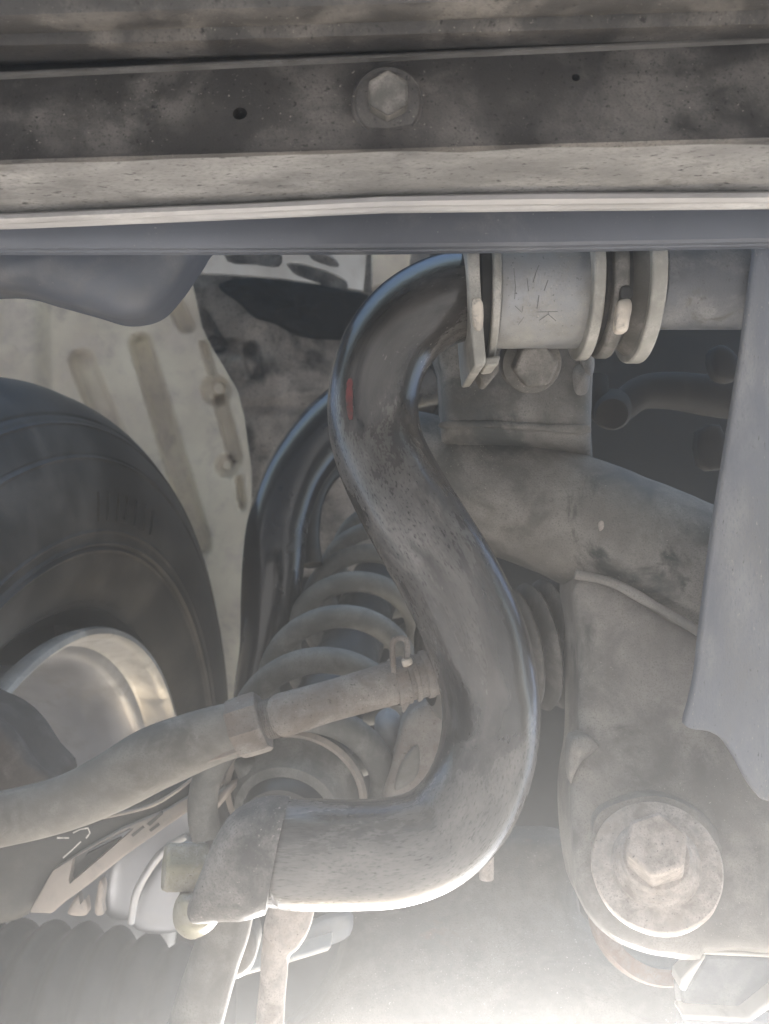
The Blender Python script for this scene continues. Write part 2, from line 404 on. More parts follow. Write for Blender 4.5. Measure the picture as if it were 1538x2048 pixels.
# flange bolt in the crossmember
bc = at(775, 213, 0.2335 + DSH)
bax = Vector((0.02, -1, -0.05))
bo = lathe('bolt', [(0, 0.0030), (0.0052, 0.0030), (0.0062, 0.0024), (0.0076, 0.0022), (0.0082, 0.0026), (0.0086, 0.0022), (0.0088, 0.0006), (0.0088, -0.003)], bc, bax, m_member, cm, seg=48, label='dirty hex bolt with a round flange')
hexprism('hex_head', bc + bax.normalized() * 0.003, bax, 0.0053, 0.0050, m_ring, bo, rot=R(30), bev=0.0007, dish=0.0016)

# ------------------------------------------------------------------ blue-grey plastic undertray
ut = thing('plastic_undertray', 'blue-grey plastic undertray with a hanging side panel, below the pale flange', 'undertray', at(769, 470, 0.28))
loft('lip_strip', [(T((0, 405), (1538, 360)), 0.268), (T((0, 470), (1538, 450)), 0.270), (T((0, 488), (400, 488), (769, 487), (1100, 484), (1538, 476)), 0.2712),
                   (T((0, 496), (400, 496), (769, 495), (1100, 491), (1538, 483)), 0.2722), (T((0, 500), (400, 500), (769, 499), (1100, 495), (1538, 487)), 0.2745), (T((0, 502), (400, 502), (769, 501), (1100, 497), (1538, 489)), 0.2775)], m_plastic, ut, back=0.004)
dome('tray_lobe', [(-120, 440), (150, 430), (430, 440), (405, 505), (378, 548), (352, 585), (318, 622), (280, 638), (235, 640), (180, 624), (100, 602), (30, 584), (-120, 572)], 0.305, 0.026, 0.01, m_plastic, ut, p=2.6, ctr=(170, 480))
def dpan(x, y): return 0.262 + (y - 480) / 1100 * 0.012 - (x - 1400) / 200 * 0.004
plate('side_panel', [(1517, 455), (1511, 500), (1497, 600), (1484, 700), (1468, 800), (1452, 900), (1436, 1000), (1421, 1100), (1406, 1220), (1397, 1300), (1392, 1345), (1382, 1395), (1370, 1440), (1373, 1453), (1392, 1461), (1418, 1464), (1446, 1480), (1468, 1512), (1494, 1560), (1518, 1592), (1545, 1606), (1700, 1640), (1840, 1500), (1840, 1000), (1840, 500), (1700, 455)],
     dpan, 0.0035, m_panel, ut, bev=0.0011, sm=4, seg=3)
plate('panel_rib', [(1640, 470), (1618, 700), (1600, 1000), (1596, 1300), (1604, 1500), (1640, 1500), (1640, 1000)], lambda x, y: dpan(x, y) - 0.002, 0.003, m_panel, ut, bev=0.001)

# ------------------------------------------------------------------ stabilizer bar
RB = 0.0145
dB = lambda r: FPX * RB / r
sb = thing('stabilizer_bar', 'thick glossy black S-shaped stabilizer bar, dusty, sweeping down the middle', 'stabilizer bar', at(960, 1300, 0.25))
bar_path = [(1760, 548, 86), (1500, 562, 86.5), (1300, 571, 87), (1100, 580, 87.5), (965, 588, 88.5), (885, 602, 89.5), (815, 645, 90.5), (766, 715, 91), (746, 803, 91), (757, 893, 92), (796, 980, 95),
            (848, 1070, 98.5), (905, 1168, 101.5), (952, 1272, 101.5), (978, 1372, 99), (981, 1460, 97.5), (963, 1548, 98), (924, 1624, 99.5), (866, 1676, 101), (790, 1702, 103), (700, 1708, 104), (600, 1707, 105)]
full = [(x, y, r, dB(r), RB) for x, y, r in bar_path] + [(556, 1708, 104, 0.236, 0.0125), (510, 1716, 96, 0.2365, 0.0095), (470, 1730, 80, 0.2365, 0.007)]
barbody = tube('bar', full, m_bar, sb, seg=40, sub=10)
def loft_pair(name, top, bot, d, rds, m, parent, seg=36, sub=6, label=None, rough=0.0):
    n0 = len(top)
    rows = cr([(*t_, *b_, r_, d_) for t_, b_, r_, d_ in zip(top, bot, rds, d)], sub)
    V = []
    for (tx, ty_, bx, by, rd, dd) in rows:
        a_, b_ = at(tx, ty_, dd), at(bx, by, dd); c = (a_ + b_) / 2; N_ = (a_ - b_) / 2
        for k in range(seg):
            an_ = 2 * math.pi * k / seg; cs, sn = math.cos(an_), math.sin(an_)
            q = c + N_ * (abs(cs) ** 0.9 * (1 if cs > 0 else -1)) + Vector((0, rd, 0)) * (abs(sn) ** 0.85 * (1 if sn > 0 else -1))
            if rough: q.y += rough * noise.noise(q * 160) + rough * 0.5 * noise.noise(q * 420)
            V.append(q)
    n = len(rows)
    Fc = [(i * seg + k, i * seg + (k + 1) % seg, (i + 1) * seg + (k + 1) % seg, (i + 1) * seg + k) for i in range(n - 1) for k in range(seg)]
    Fc += [tuple(range(seg)), tuple(range((n - 1) * seg, n * seg))]
    return mesh_obj(name, V, Fc, m, parent, 60, label)
loft_pair('flattened_end', [(577, 1601), (548, 1598), (512, 1603), (466, 1626), (432, 1672), (408, 1728), (388, 1778), (378, 1806)],
          [(536, 1815), (514, 1822), (490, 1830), (466, 1834), (440, 1837), (414, 1840), (392, 1838), (380, 1828)],
          [0.2355] * 8, [0.0147, 0.0146, 0.0134, 0.0115, 0.0090, 0.0075, 0.0062, 0.0030], m_paddle, sb, label='dust-caked flattened end of the bar', rough=0.0003)
# red paint mark that follows the round of the bar
P = cr([(x, y, r, dB(r)) for x, y, r in bar_path], 10)
seg_ = [p for p in P if 770 <= p[1] <= 862 and p[0] < 780]
Vr = []; 
for i, p in enumerate(seg_):
    c = at(p[0], p[1], p[3])
    c2 = at(*seg_[min(i + 1, len(seg_) - 1)][:2], seg_[min(i + 1, len(seg_) - 1)][3]); c1 = at(*seg_[max(i - 1, 0)][:2], seg_[max(i - 1, 0)][3])
    Tn = (c2 - c1).normalized(); B = (Vector((0, 1, 0)) - Tn * Tn.y).normalized(); Nn = Tn.cross(B)
    if Nn.x > 0: Nn = -Nn
    s = i / (len(seg_) - 1)
    mid = 0.50 - 0.04 * s; hw = 0.07 + 0.03 * noise.noise(Vector((s * 6, 1, 0)))
    for q in range(5):
        cc = mid + hw * (q / 2 - 1) * (1 - 0.5 * abs(2 * s - 1) ** 4)
        Vr.append(c + Nn * (cc * RB * 1.006) - B * (math.sqrt(1 - cc * cc) * RB * 1.006))
mesh_obj('paint_mark', Vr, [(i * 5 + q, i * 5 + q + 1, i * 5 + q + 6, i * 5 + q + 5) for i in range(len(seg_) - 1) for q in range(4)], m_red, sb, label='short red paint stripe on the bend')

# ------------------------------------------------------------------ bushing clamp and collars round the bar
AX = Vector((1, 0, 0))
def cen(px, d=0.2810): return Vector(((px - 769) / FPX * d, d, (1024 - lerp_tab([(900, 592), (1500, 562)], px)) / FPX * d))
def ring(name, xf0, xf1, rin, rout, m, parent, bev=0.0006, seg=64, chop=None, label=None, d=0.2810):
    """a ring round the bar whose front edge shows between photo columns xf0 and xf1"""
    df = d - rout
    X0 = (xf0 - 769) / FPX * df; X1 = (xf1 - 769) / FPX * df
    c = cen((xf0 + xf1) / 2, d); c.x = X0
    o = lathe(name, [(rin, 0), (rout, 0), (rout, X1 - X0), (rin, X1 - X0)], c, AX, m, parent, seg=seg, closed=True, label=label)
    bevel(o, bev, 2); return o
cl = thing('bushing_clamp', 'worn zinc bushing clamp bolted round the stabilizer bar', 'clamp', at(1080, 690, 0.28))
ring('saddle', 1003, 1192, 0.0148, 0.0187, m_zinc, cl)
ring('flange', 988, 1004, 0.0150, 0.0241, m_zincd, cl)
ring('flange', 1190, 1214, 0.0150, 0.0234, m_zincd, cl)
ring('bushing', 962, 990, 0.0146, 0.0200, m_rubber, cl)
# bent clamp plate on the bar's side and its tab
plate('clamp_plate', [(931, 470), (958, 470), (961, 560), (966, 640), (973, 724), (968, 731), (950, 733), (945, 690), (938, 600)], 0.2580, 0.045, m_zincd, cl, bev=0.0008)
dome('crimp', [(946, 600), (958, 596), (966, 610), (966, 650), (958, 662), (948, 655), (944, 630)], 0.2577, 0.0012, 0.002, m_clip, cl, p=3)
plate('tab', [(958, 722), (1000, 722), (998, 742), (975, 770), (966, 768), (958, 750)], 0.283, 0.012, m_ring, cl, bev=0.001)
plate('foot_joint', [(968, 715), (1002, 710), (996, 731), (972, 734)], 0.268, 0.02, m_zincd, cl, bev=0.0008)
# scratches and stamped mark on the saddle
def on_saddle(px, py):
    rr = 0.01878; c = cen(px)
    d = 0.2810 - rr
    for _ in range(6):
        z = (1024 - py) / FPX * d; h = max(-0.95, min(0.95, (z - c.z) / rr)); d = 0.2810 - rr * math.sqrt(1 - h * h)
    return at(px, py, d)
def strokes(name, lines, wpx, m, parent, onf, label=None):
    V = []; Fc = []
    for ln in lines:
        pts = []
        for (a, b) in zip(ln, ln[1:]):
            for k in range(4): pts.append((a[0] + (b[0] - a[0]) * k / 4, a[1] + (b[1] - a[1]) * k / 4))
        pts.append(ln[-1]); st = len(V)
        for i, (x, y) in enumerate(pts):
            x2, y2 = pts[min(i + 1, len(pts) - 1)]; x1, y1 = pts[max(i - 1, 0)]
            l = math.hypot(x2 - x1, y2 - y1) or 1
            w = wpx * (0.6 + 0.5 * abs(noise.noise(Vector((x * .11, y * .13, 2)))))
            nx, ny = -(y2 - y1) / l * w, (x2 - x1) / l * w
            V.append(onf(x + nx, y + ny)); V.append(onf(x - nx, y - ny))
        Fc += [(st + 2 * i, st + 2 * i + 1, st + 2 * i + 3, st + 2 * i + 2) for i in range(len(pts) - 1)]
    return mesh_obj(name, V, Fc, m, parent, 60, label)
strokes('stamped_mark', [[(1073, 624), (1116, 623)], [(1098, 627), (1078, 641)], [(1096, 628), (1112, 642)], [(1096, 560), (1088, 582)], [(1078, 590), (1074, 618)], [(1066, 565), (1072, 545), (1078, 530)], [(1054, 556), (1057, 582)]], 1.0, m_scr, cl, on_saddle)
strokes('scratch', [[(1025, 500), (1028, 540), (1031, 575), (1029, 598)], [(1030, 612), (1044, 625), (1046, 612)], [(1036, 650), (1048, 634)]], 0.9, m_scr, cl, on_saddle)
# hex bolt of the clamp
kc = at(1062, 726, 0.294); ka = Vector((0.03, -1, -0.30))
kb = lathe('bolt', [(0, 0.002), (0.0100, 0.002), (0.0104, 0.001), (0.0104, -0.006)], kc, ka, m_sub, cl, seg=40, label='dusty hex bolt below the clamp')
hexprism('hex_head', kc + ka.normalized() * 0.0015, ka, 0.0076, 0.0085, m_ring, kb, rot=R(8), bev=0.0009)

co = thing('bar_collar', 'ringed steel collar on the bar right of the bushing clamp', 'collar', at(1270, 720, 0.28))
ring('sleeve', 1214, 1310, 0.0147, 0.0192, m_rubber, co)
ring('disc', 1232, 1262, 0.0150, 0.0232, m_ring, co, bev=0.001)
ring('disc', 1306, 1338, 0.0150, 0.0254, m_zincd, co, bev=0.0006, label='larger pale disc at the end of the collar')
lathe('cone', [(0.0192, 0), (0.0246, 0.0062)], Vector(((1268 - 769) / FPX * 0.2615, 0.2810, cen(1285).z)), AX, m_ring, co, seg=56)
ring('bar_sleeve', 1338, 1620, 0.0147, 0.0156, m_sleeve, co)
def on_disc(px, py, rr=0.0235):
    d = 0.2810 - rr; return at(px, py, d + 0.0002)
dome('clip', [(1235, 612), (1240, 600), (1258, 598), (1264, 612), (1260, 640), (1254, 662), (1236, 664), (1231, 650)], 0.2577, 0.0022, 0.003, m_clip, co, p=3, rough=0.0006)
dome('painted_clip_hole', [(1243, 574), (1260, 572), (1265, 588), (1258, 597), (1242, 597)], 0.2577, 0.0006, 0.002, m_rubber, co, p=3)  # dark raised patch: the hole's shade is put into its colour

# ------------------------------------------------------------------ subframe
sf = thing('front_subframe', 'dusty grey-brown subframe with rail and rounded bolt bracket behind the bar', 'subframe', at(1200, 1200, 0.36))
dome('mount_tower', [(872, 600), (1190, 600), (1188, 700), (1184, 780), (1182, 860), (1180, 960), (1100, 1010), (980, 1000), (890, 960), (880, 870), (884, 820), (880, 740)], lambda x, y: 0.345 + smooth01((y - 850) / 110) * 0.03, 0.016, 0.02, m_sub, sf, p=6, sm=3, ctr=(1030, 750), rough=0.0008)
dome('weld_bead', [(885, 842), (960, 838), (1060, 843), (1150, 848), (1178, 852), (1170, 868), (1060, 862), (960, 856), (890, 856)], 0.331, 0.003, 0.006, m_sub, sf, p=2, sm=4, rough=0.0012)
for px, py, s in ((1165, 760, 1.0), (1176, 730, 0.8)):
    dome('weld_spatter', [(px - 18 * s, py - 26 * s), (px + 8 * s, py - 30 * s), (px + 14 * s, py), (px + 8 * s, py + 26 * s), (px - 12 * s, py + 30 * s), (px - 20 * s, py + 6 * s)], 0.331, 0.005, 0.006, m_sub2, sf, p=2, rough=0.003)
tube('side_rail', [(790, 925, 108, 0.372, 0.03), (900, 955, 116, 0.368, 0.032), (1000, 985, 122, 0.364, 0.034), (1140, 1035, 128, 0.358, 0.034), (1290, 1100, 134, 0.350, 0.034), (1420, 1160, 138, 0.345, 0.034), (1600, 1250, 142, 0.338, 0.034)], m_sub, sf, seg=40, sub=8, jit=0.02)
def dbr(x, y): return 0.338 - smooth01((y - 1180) / 700) * 0.032
dome('arm_bracket', [(1142, 1176), (1160, 1146), (1200, 1150), (1290, 1198), (1400, 1262), (1480, 1330), (1520, 1450), (1560, 1600), (1620, 1760), (1640, 1880), (1560, 1905), (1470, 1902), (1412, 1906), (1396, 1920), (1330, 1914), (1268, 1900), (1215, 1872), (1170, 1822), (1150, 1752), (1140, 1660), (1140, 1580), (1152, 1500), (1154, 1400), (1149, 1270)],
     dbr, 0.012, 0.022, m_sub2, sf, p=6, sm=4, ctr=(1330, 1560), rough=0.001)
tube('weld_seam', [(1150, 1148, 9, 0.3235), (1230, 1168, 10, 0.322), (1310, 1212, 10, 0.319), (1400, 1265, 10, 0.316), (1480, 1330, 10, 0.314)], m_sub2, sf, seg=12, sub=6, jit=0.25)
dome('weld_spatter', [(1140, 1480), (1170, 1470), (1195, 1490), (1180, 1510), (1160, 1530), (1145, 1570), (1138, 1540)], lambda x, y: 0.311, 0.004, 0.006, m_sub2, sf, p=2, rough=0.003)
dome('pedestal_ring', [(1185 + 0, 1640), (1240, 1600), (1330, 1590), (1420, 1640), (1455, 1730), (1462, 1800), (1440, 1850), (1360, 1890), (1290, 1875), (1225, 1820), (1192, 1740)], 0.302, 0.004, 0.012, m_sub2, sf, p=6, sm=5, ctr=(1325, 1740))
dome('paint_chip', [(1196, 1048), (1203, 1040), (1210, 1046), (1208, 1058), (1199, 1062)], 0.3222, 0.001, 0.002, m_bolt, sf, p=2)

# big bolt through the bracket
cbolt = thing('bracket_bolt', 'large tan dust-covered hex bolt with wide washer on the lower bracket', 'bolt', at(1315, 1740, 0.288))
ba = Vector((-0.24, -0.76, 0.60)); bb = at(1312, 1732, 0.2865)
lathe('washer', [(0, 0.0030), (0.0192, 0.0030), (0.0208, 0.0024), (0.0213, 0.0008), (0.0211, -0.004)], bb, ba, m_bolt, cbolt, seg=64, wob=0.012)
bn = ba.normalized()
lathe('collar', [(0, 0.0115), (0.0104, 0.0115), (0.0113, 0.0106), (0.0115, 0.0086), (0.0123, 0.0081), (0.0128, 0.0070), (0.0129, 0.0056), (0.0137, 0.0050), (0.0142, 0.0036), (0.0150, 0.002)], bb, ba, m_bolt, cbolt, seg=48, wob=0.015)
hexprism('hex_head', bb + bn * 0.0105, ba, 0.0102, 0.0150, m_bolt, cbolt, rot=R(24), bev=0.0013)

# ------------------------------------------------------------------ lower control arm, rusty bushing, step plate
ca = thing('lower_control_arm', 'broad rusty tan control arm at the bottom beside the bracket', 'control arm', at(1000, 2050, 0.37))
dome('arm_body', [(1145, 1690), (1160, 1822), (1205, 1878), (1262, 1915), (1330, 1938), (1388, 1945), (1368, 1985), (1366, 2060), (1372, 2100), (900, 2104), (575, 2100), (630, 2010), (665, 1950), (690, 1870), (720, 1780), (800, 1715), (960, 1680), (1060, 1670)], lambda x, y: 0.43 - smooth01((y - 1700) / 350) * 0.045, 0.026, 0.012, m_arm, ca, p=5, sm=5, ctr=(1000, 1920), rough=0.0015)
n_, u_, v_ = basis(ba)
lathe('bushing', [(0.0205, 0.004), (0.0262, 0.003), (0.0270, -0.004), (0.0268, -0.012)], at(1316, 1824, 0.345), Vector((-0.1, -0.9, 0.45)), m_rust, ca, seg=56)
strokes('crease', [[(660, 1990), (690, 1960), (720, 1935), (745, 1930)]], 3, m_sub, ca, lambda x, y: at(x, y, 0.3755))

sp = thing('step_plate', 'stepped blue-grey steel plate with edges coloured bright as if sunlit in the lower corner', 'plate', at(1460, 2030, 0.33))
plate('upper_step', [(1412, 1912), (1500, 1914), (1640, 1922), (1640, 1975), (1540, 2000), (1506, 2038), (1368, 2030), (1362, 1985), (1392, 1950)], 0.322, 0.010, m_plate, sp, bev=0.0012)
plate('sunlit_lip', [(1404, 1902), (1640, 1912), (1640, 1921), (1408, 1911)], 0.312, 0.012, m_bright, sp, bev=0.0008)  # lips coloured bright for the sun catching the plate edges
plate('sunlit_lip', [(1366, 2030), (1495, 2037), (1560, 1985), (1640, 1940), (1640, 1956), (1570, 2000), (1500, 2046), (1366, 2040)], 0.314, 0.010, m_bright, sp, bev=0.0008)
plate('sunlit_lip', [(1404, 1914), (1414, 1912), (1388, 1955), (1372, 1985), (1360, 1978), (1362, 1960)], 0.318, 0.010, m_bright, sp, bev=0.0008)
plate('lower_step', [(1364, 2036), (1640, 2050), (1640, 2100), (1364, 2090)], 0.331, 0.008, m_plate, sp, bev=0.0012)

# ------------------------------------------------------------------ steering rack boot and tie rod
def bellows(name, a, b, ra, rb, n, m, parent=None, depth=0.25, seg=64, steps=8, shape=None):
    ax = b - a; L_ = ax.length; prof = []
    for i in range(n * steps + 1):
        t = i / (n * steps); r = ra + (rb - ra) * t
        if shape: r = shape(t)
        w = 0.5 - 0.5 * math.cos(2 * math.pi * i / steps)
        prof.append((r * (1 - depth + depth * w ** 0.7), t * L_))
    return lathe(name, prof, a, ax, m, parent, seg=seg, sharp=80)
rbt = bellows('rack_boot', at(1245, 1262, 0.385), at(850, 1330, 0.365), 0.0315, 0.0240, 12, m_bootg, depth=0.28)
tag(rbt, 'ribbed black rubber boot between the bar and the bracket', 'rubber boot')

tr = thing('tie_rod', 'rusty dusty tie rod running to the lock nut, crossing before the spring', 'tie rod', at(500, 1450, 0.34))
tube('outer_end', [(-160, 1668, 56, 0.33), (-60, 1650, 55, 0.332), (40, 1630, 54, 0.334), (130, 1606, 55, 0.336), (220, 1566, 60, 0.338), (300, 1521, 64, 0.34), (380, 1487, 60, 0.341), (440, 1467, 56, 0.342), (482, 1456, 54, 0.342)], m_rodg, tr, seg=36, jit=0.01)
tube('lock_nut', [(468, 1460, 58, 0.342), (474, 1458, 61, 0.342), (500, 1450, 62, 0.342), (522, 1443, 62, 0.342), (528, 1441, 58, 0.342)], m_rod, tr, seg=8, sub=2, sharp=25)
thp = []
for i in range(23):
    t = i / 22; thp.append((526 + 44 * t, 1441 - 12 * t, 40 if i % 2 else 37, 0.342))
tube('thread', thp, m_rod, tr, seg=28, sub=1, sharp=20)
tube('inner_rod', [(562, 1431, 43, 0.342), (572, 1428, 44, 0.342), (650, 1405, 41, 0.343), (740, 1379, 42, 0.345), (800, 1362, 43, 0.347), (870, 1344, 44, 0.35), (920, 1332, 44, 0.353)], m_rod, tr, seg=36, jit=0.012)
plate('wrench_flat', [(392, 1498), (440, 1484), (488, 1474), (492, 1502), (440, 1520), (396, 1532)], 0.3325, 0.006, m_rod, tr, bev=0.001)
bcl = thing('boot_clamp', 'dusty band clamp with raised loop round the tie rod', 'clamp', at(810, 1360, 0.347))
cdir = (at(870, 1344, 0.35) - at(740, 1379, 0.345)).normalized()
cc0 = at(806, 1361, 0.347)
for k, (o_, w_) in enumerate(((0, 0.0058), (0.0076, 0.0022), (0.0125, 0.0030))):
    o = lathe('band', [(0.0086, 0), (0.0098, 0), (0.0098, w_), (0.0086, w_)], cc0 + cdir * (o_ - 0.004), cdir, m_rod, bcl, seg=40, closed=True); bevel(o, 0.0004, 1)
tube('loop', [(788, 1345, 6, 0.338), (785, 1305, 6, 0.338), (787, 1282, 6, 0.338), (803, 1276, 6, 0.338), (814, 1284, 6, 0.338), (814, 1312, 6, 0.338), (813, 1335, 6, 0.338)], m_rod, bcl, seg=10, sub=5)
dome('latch', [(804, 1322), (822, 1318), (824, 1328), (808, 1334)], 0.336, 0.002, 0.004, m_clip, bcl, p=3)
plate('tail', [(800, 1398), (824, 1392), (818, 1412), (806, 1428)], 0.341, 0.002, m_rod, bcl, bev=0.0006)

# ------------------------------------------------------------------ coil spring and damper
K0 = Vector((-0.0348, 0.46, -0.1172)); KD = Vector((0.0074, 0.0567, 0.0161))
A0 = K0 + KD * -1.3; A1 = K0 + KD * 5.0
axs = (A1 - A0); Ls = axs.length
n_, u_, v_ = basis(axs)
turns, rs, rw = 6.3, 0.0405, 0.0070
V = []; Fc = []; SEG = 14; NS = 360
hp = []
for i in range(NS + 1):
    t = i / NS; a = 2 * math.pi * turns * t + 2.827
    hp.append(A0 + axs * (t * 1.0) + (u_ * math.cos(a) + v_ * math.sin(a)) * rs)
for i in range(NS + 1):
    T_ = (hp[min(i + 1, NS)] - hp[max(i - 1, 0)]).normalized()
    N_ = (hp[i] - (A0 + axs * (i / NS))).normalized(); N_ = (N_ - T_ * N_.dot(T_)).normalized(); B_ = T_.cross(N_)
    for k in range(SEG):
        a = 2 * math.pi * k / SEG; V.append(hp[i] + (N_ * math.cos(a) + B_ * math.sin(a)) * rw)
Fc = [(i * SEG + k, i * SEG + (k + 1) % SEG, (i + 1) * SEG + (k + 1) % SEG, (i + 1) * SEG + k) for i in range(NS) for k in range(SEG)]
Fc += [tuple(range(SEG)), tuple(range(NS * SEG, NS * SEG + SEG))]
tag(mesh_obj('coil_spring', V, Fc, m_spring, None, 60), 'dusty grey coil spring rising behind the tie rod', 'spring')

an = axs.normalized()
dm = thing('damper', 'dark damper tube with pale spring perch inside the coil spring', 'damper', A0)
D0 = K0 + KD * -1.22; DP = K0 + KD * -1.38
lathe('damper_tube', [(0, -0.012), (0.0185, -0.012), (0.0205, -0.008), (0.0205, 0.30), (0, 0.30)], D0, an, m_black, dm, seg=48)
lathe('spring_perch', [(0.0208, 0.004), (0.0245, 0.006), (0.0260, 0.010), (0.0280, 0.020), (0.0315, 0.024), (0.0335, 0.0225), (0.0342, 0.0245), (0.0330, 0.0275), (0.0280, 0.0235)], DP, an, m_spring, dm, seg=64)
lathe('perch_lip', [(0.0310, 0.0205), (0.0334, 0.0190), (0.0346, 0.0215), (0.0336, 0.0235)], DP, an, m_edge, dm, seg=64)

# arm of the lower strut fork beside the bar
fk = thing('strut_fork', 'brown dusty fork leg between damper and stabilizer bar', 'fork', at(830, 1590, 0.40))
dome('fork_leg', [(806, 1440), (850, 1400), (900, 1380), (930, 1500), (900, 1600), (840, 1640), (770, 1640), (765, 1590), (782, 1530)], 0.405, 0.012, 0.02, m_rod, fk, p=4, sm=4)
dome('fork_pocket', [(812, 1510), (836, 1490), (838, 1540), (820, 1566), (790, 1580), (795, 1545)], 0.393, 0.003, 0.004, m_rodg, fk, p=3)
dome('pivot_cap', [(752, 1440), (775, 1425), (800, 1440), (802, 1480), (785, 1505), (762, 1495), (750, 1465)], 0.42, 0.012, 0.01, m_plate, fk, p=2)

# ------------------------------------------------------------------ glossy arm behind the spring
ga = thing('upper_arm', 'glossy black curved arm behind the coil spring with bright rim', 'suspension arm', at(550, 1150, 0.58))
tube('arm_tube', [(840, 770, 66, 0.66), (740, 800, 64, 0.64), (655, 862, 62, 0.62), (592, 945, 60, 0.60), (558, 1040, 61, 0.585), (548, 1120, 62, 0.575), (540, 1200, 58, 0.57), (530, 1290, 50, 0.565), (512, 1370, 42, 0.56), (500, 1460, 40, 0.555)], m_gloss, ga, seg=40)
tube('arm_flange', [(740, 905, 26, 0.66), (672, 930, 24, 0.645), (632, 985, 22, 0.63), (618, 1060, 22, 0.62), (626, 1130, 20, 0.61)], m_black, ga, seg=20)

# ------------------------------------------------------------------ inner fender panel, liner, slotted panel
def relief(name, rows_y, xl, xr, dfun, m, nx=90, back=0.004, parent=None):
    V = []; ny = len(rows_y) - 1
    for y in rows_y:
        a, b = xl(y), xr(y)
        for i in range(nx + 1):
            x = a + (b - a) * i / nx; V.append(at(x, y, dfun(x, y)))
    k = nx + 1; nV = len(V)
    V += [v + Vector((0, back, 0)) for v in V]
    Fc = [(j * k + i, j * k + i + 1, (j + 1) * k + i + 1, (j + 1) * k + i) for j in range(ny) for i in range(nx)]
    Fc += [tuple(nV + q for q in reversed(f)) for f in Fc]
    bl = [i for i in range(k)] + [j * k + nx for j in range(1, ny + 1)] + [ny * k + i for i in range(nx - 1, -1, -1)] + [j * k for j in range(ny - 1, 0, -1)]
    Fc += [(bl[i], bl[(i + 1) % len(bl)], nV + bl[(i + 1) % len(bl)], nV + bl[i]) for i in range(len(bl))]
    return mesh_obj(name, V, Fc, m, parent, 70)
def seg_dist(x, y, x1, y1, x2, y2):
    dx, dy = x2 - x1, y2 - y1; t = max(0, min(1, ((x - x1) * dx + (y - y1) * dy) / (dx * dx + dy * dy)))
    return math.hypot(x - x1 - t * dx, y - y1 - t * dy), t
GR = [(282, 690, 400, 1090, 26, 0.016), (165, 725, 235, 900, 30, 0.012), (408, 690, 424, 745, 10, 0.008), (440, 800, 470, 915, 17, 0.012), (352, 610, 372, 650, 20, 0.012), (478, 960, 484, 1010, 9, 0.01)]
def d_apron(x, y):
    d = 0.945 - (x + 100) / 600 * 0.03 - (y - 500) / 900 * 0.02
    if x < 110: d -= smooth01((110 - x) / 50) * 0.02
    for x1, y1, x2, y2, w, h in GR:
        q, t = seg_dist(x, y, x1, y1, x2, y2)
        d += 1.7 * h * (1 - smooth01((q - w * 0.5) / (w * 0.5)))
    for bx, by, br, h in ((432, 782, 30, 0.012), (452, 932, 22, 0.010)):
        q = math.hypot((x - bx), (y - by) * 0.95)
        d += 1.5 * h * (1 - smooth01((q - br * 0.75) / (br * 0.3)))
    d += 0.0012 * noise.noise(Vector((x * 0.012, y * 0.012, 0)))
    return d
xr_tab = [(470, 375), (545, 378), (600, 392), (650, 402), (690, 420), (730, 445), (780, 474), (830, 487), (880, 494), (940, 502), (1000, 503), (1100, 498), (1200, 506), (1420, 512)]
ip = thing('inner_fender', 'beige inner fender sheet with pressed grooves above the tyre', 'body panel', at(200, 900, 0.78))
relief('fender_sheet', [470 + 6 * i for i in range(160)], lambda y: -180, lambda y: lerp_tab(xr_tab, y), d_apron, m_apron, nx=150, parent=ip)
for px, py, r_ in ((438, 776, 14), (454, 930, 11), (18, 706, 19)):
    dd = d_apron(px, py) - 0.004
    rr = r_ / FPX * dd
    lathe('plug', [(0, 0.004), (rr * .7, 0.0035), (rr, 0.001), (rr * 1.05, -0.008)], at(px, py, dd + 0.004), Vector((0.1, -1, -0.2)), m_apron, ip, seg=28)
def d_liner(x, y):
    q = Vector((x * 0.02, y * 0.02, 1.0))
    d = 1.0 - (y - 500) / 600 * 0.03 + 0.007 * noise.noise(q) + 0.003 * noise.noise(q * 3)
    h, t = seg_dist(x, y, 400, 640, 430, 690); d += 0.02 * (1 - smooth01((h - 12) / 14))
    h, t = seg_dist(x, y, 430, 690, 500, 700); d += 0.02 * (1 - smooth01((h - 9) / 12))
    h, t = seg_dist(x, y, 500, 700, 508, 745); d += 0.02 * (1 - smooth01((h - 8) / 12))
    q = math.hypot(x - 482, (y - 735) * 1.1); d -= 0.010 * (1 - smooth01((q - 26) / 8))
    d += 0.012 * (1 - smooth01(abs(y - (815 - (x - 500) * 0.06)) / 22)) * (1 if x > 480 else 0)
    return d
ln = relief('wheelhouse_liner', [500 + 6 * i for i in range(110)], lambda y: 330, lambda y: 860, d_liner, m_liner, nx=100)
tag(ln, 'dusty dark wheelhouse liner beside the beige inner fender', 'liner')
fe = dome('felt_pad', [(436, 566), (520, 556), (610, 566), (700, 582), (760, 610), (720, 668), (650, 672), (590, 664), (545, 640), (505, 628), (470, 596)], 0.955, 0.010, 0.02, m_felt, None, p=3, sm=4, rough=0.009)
tag(fe, 'rough black felt pad below the white slotted panel', 'felt pad')

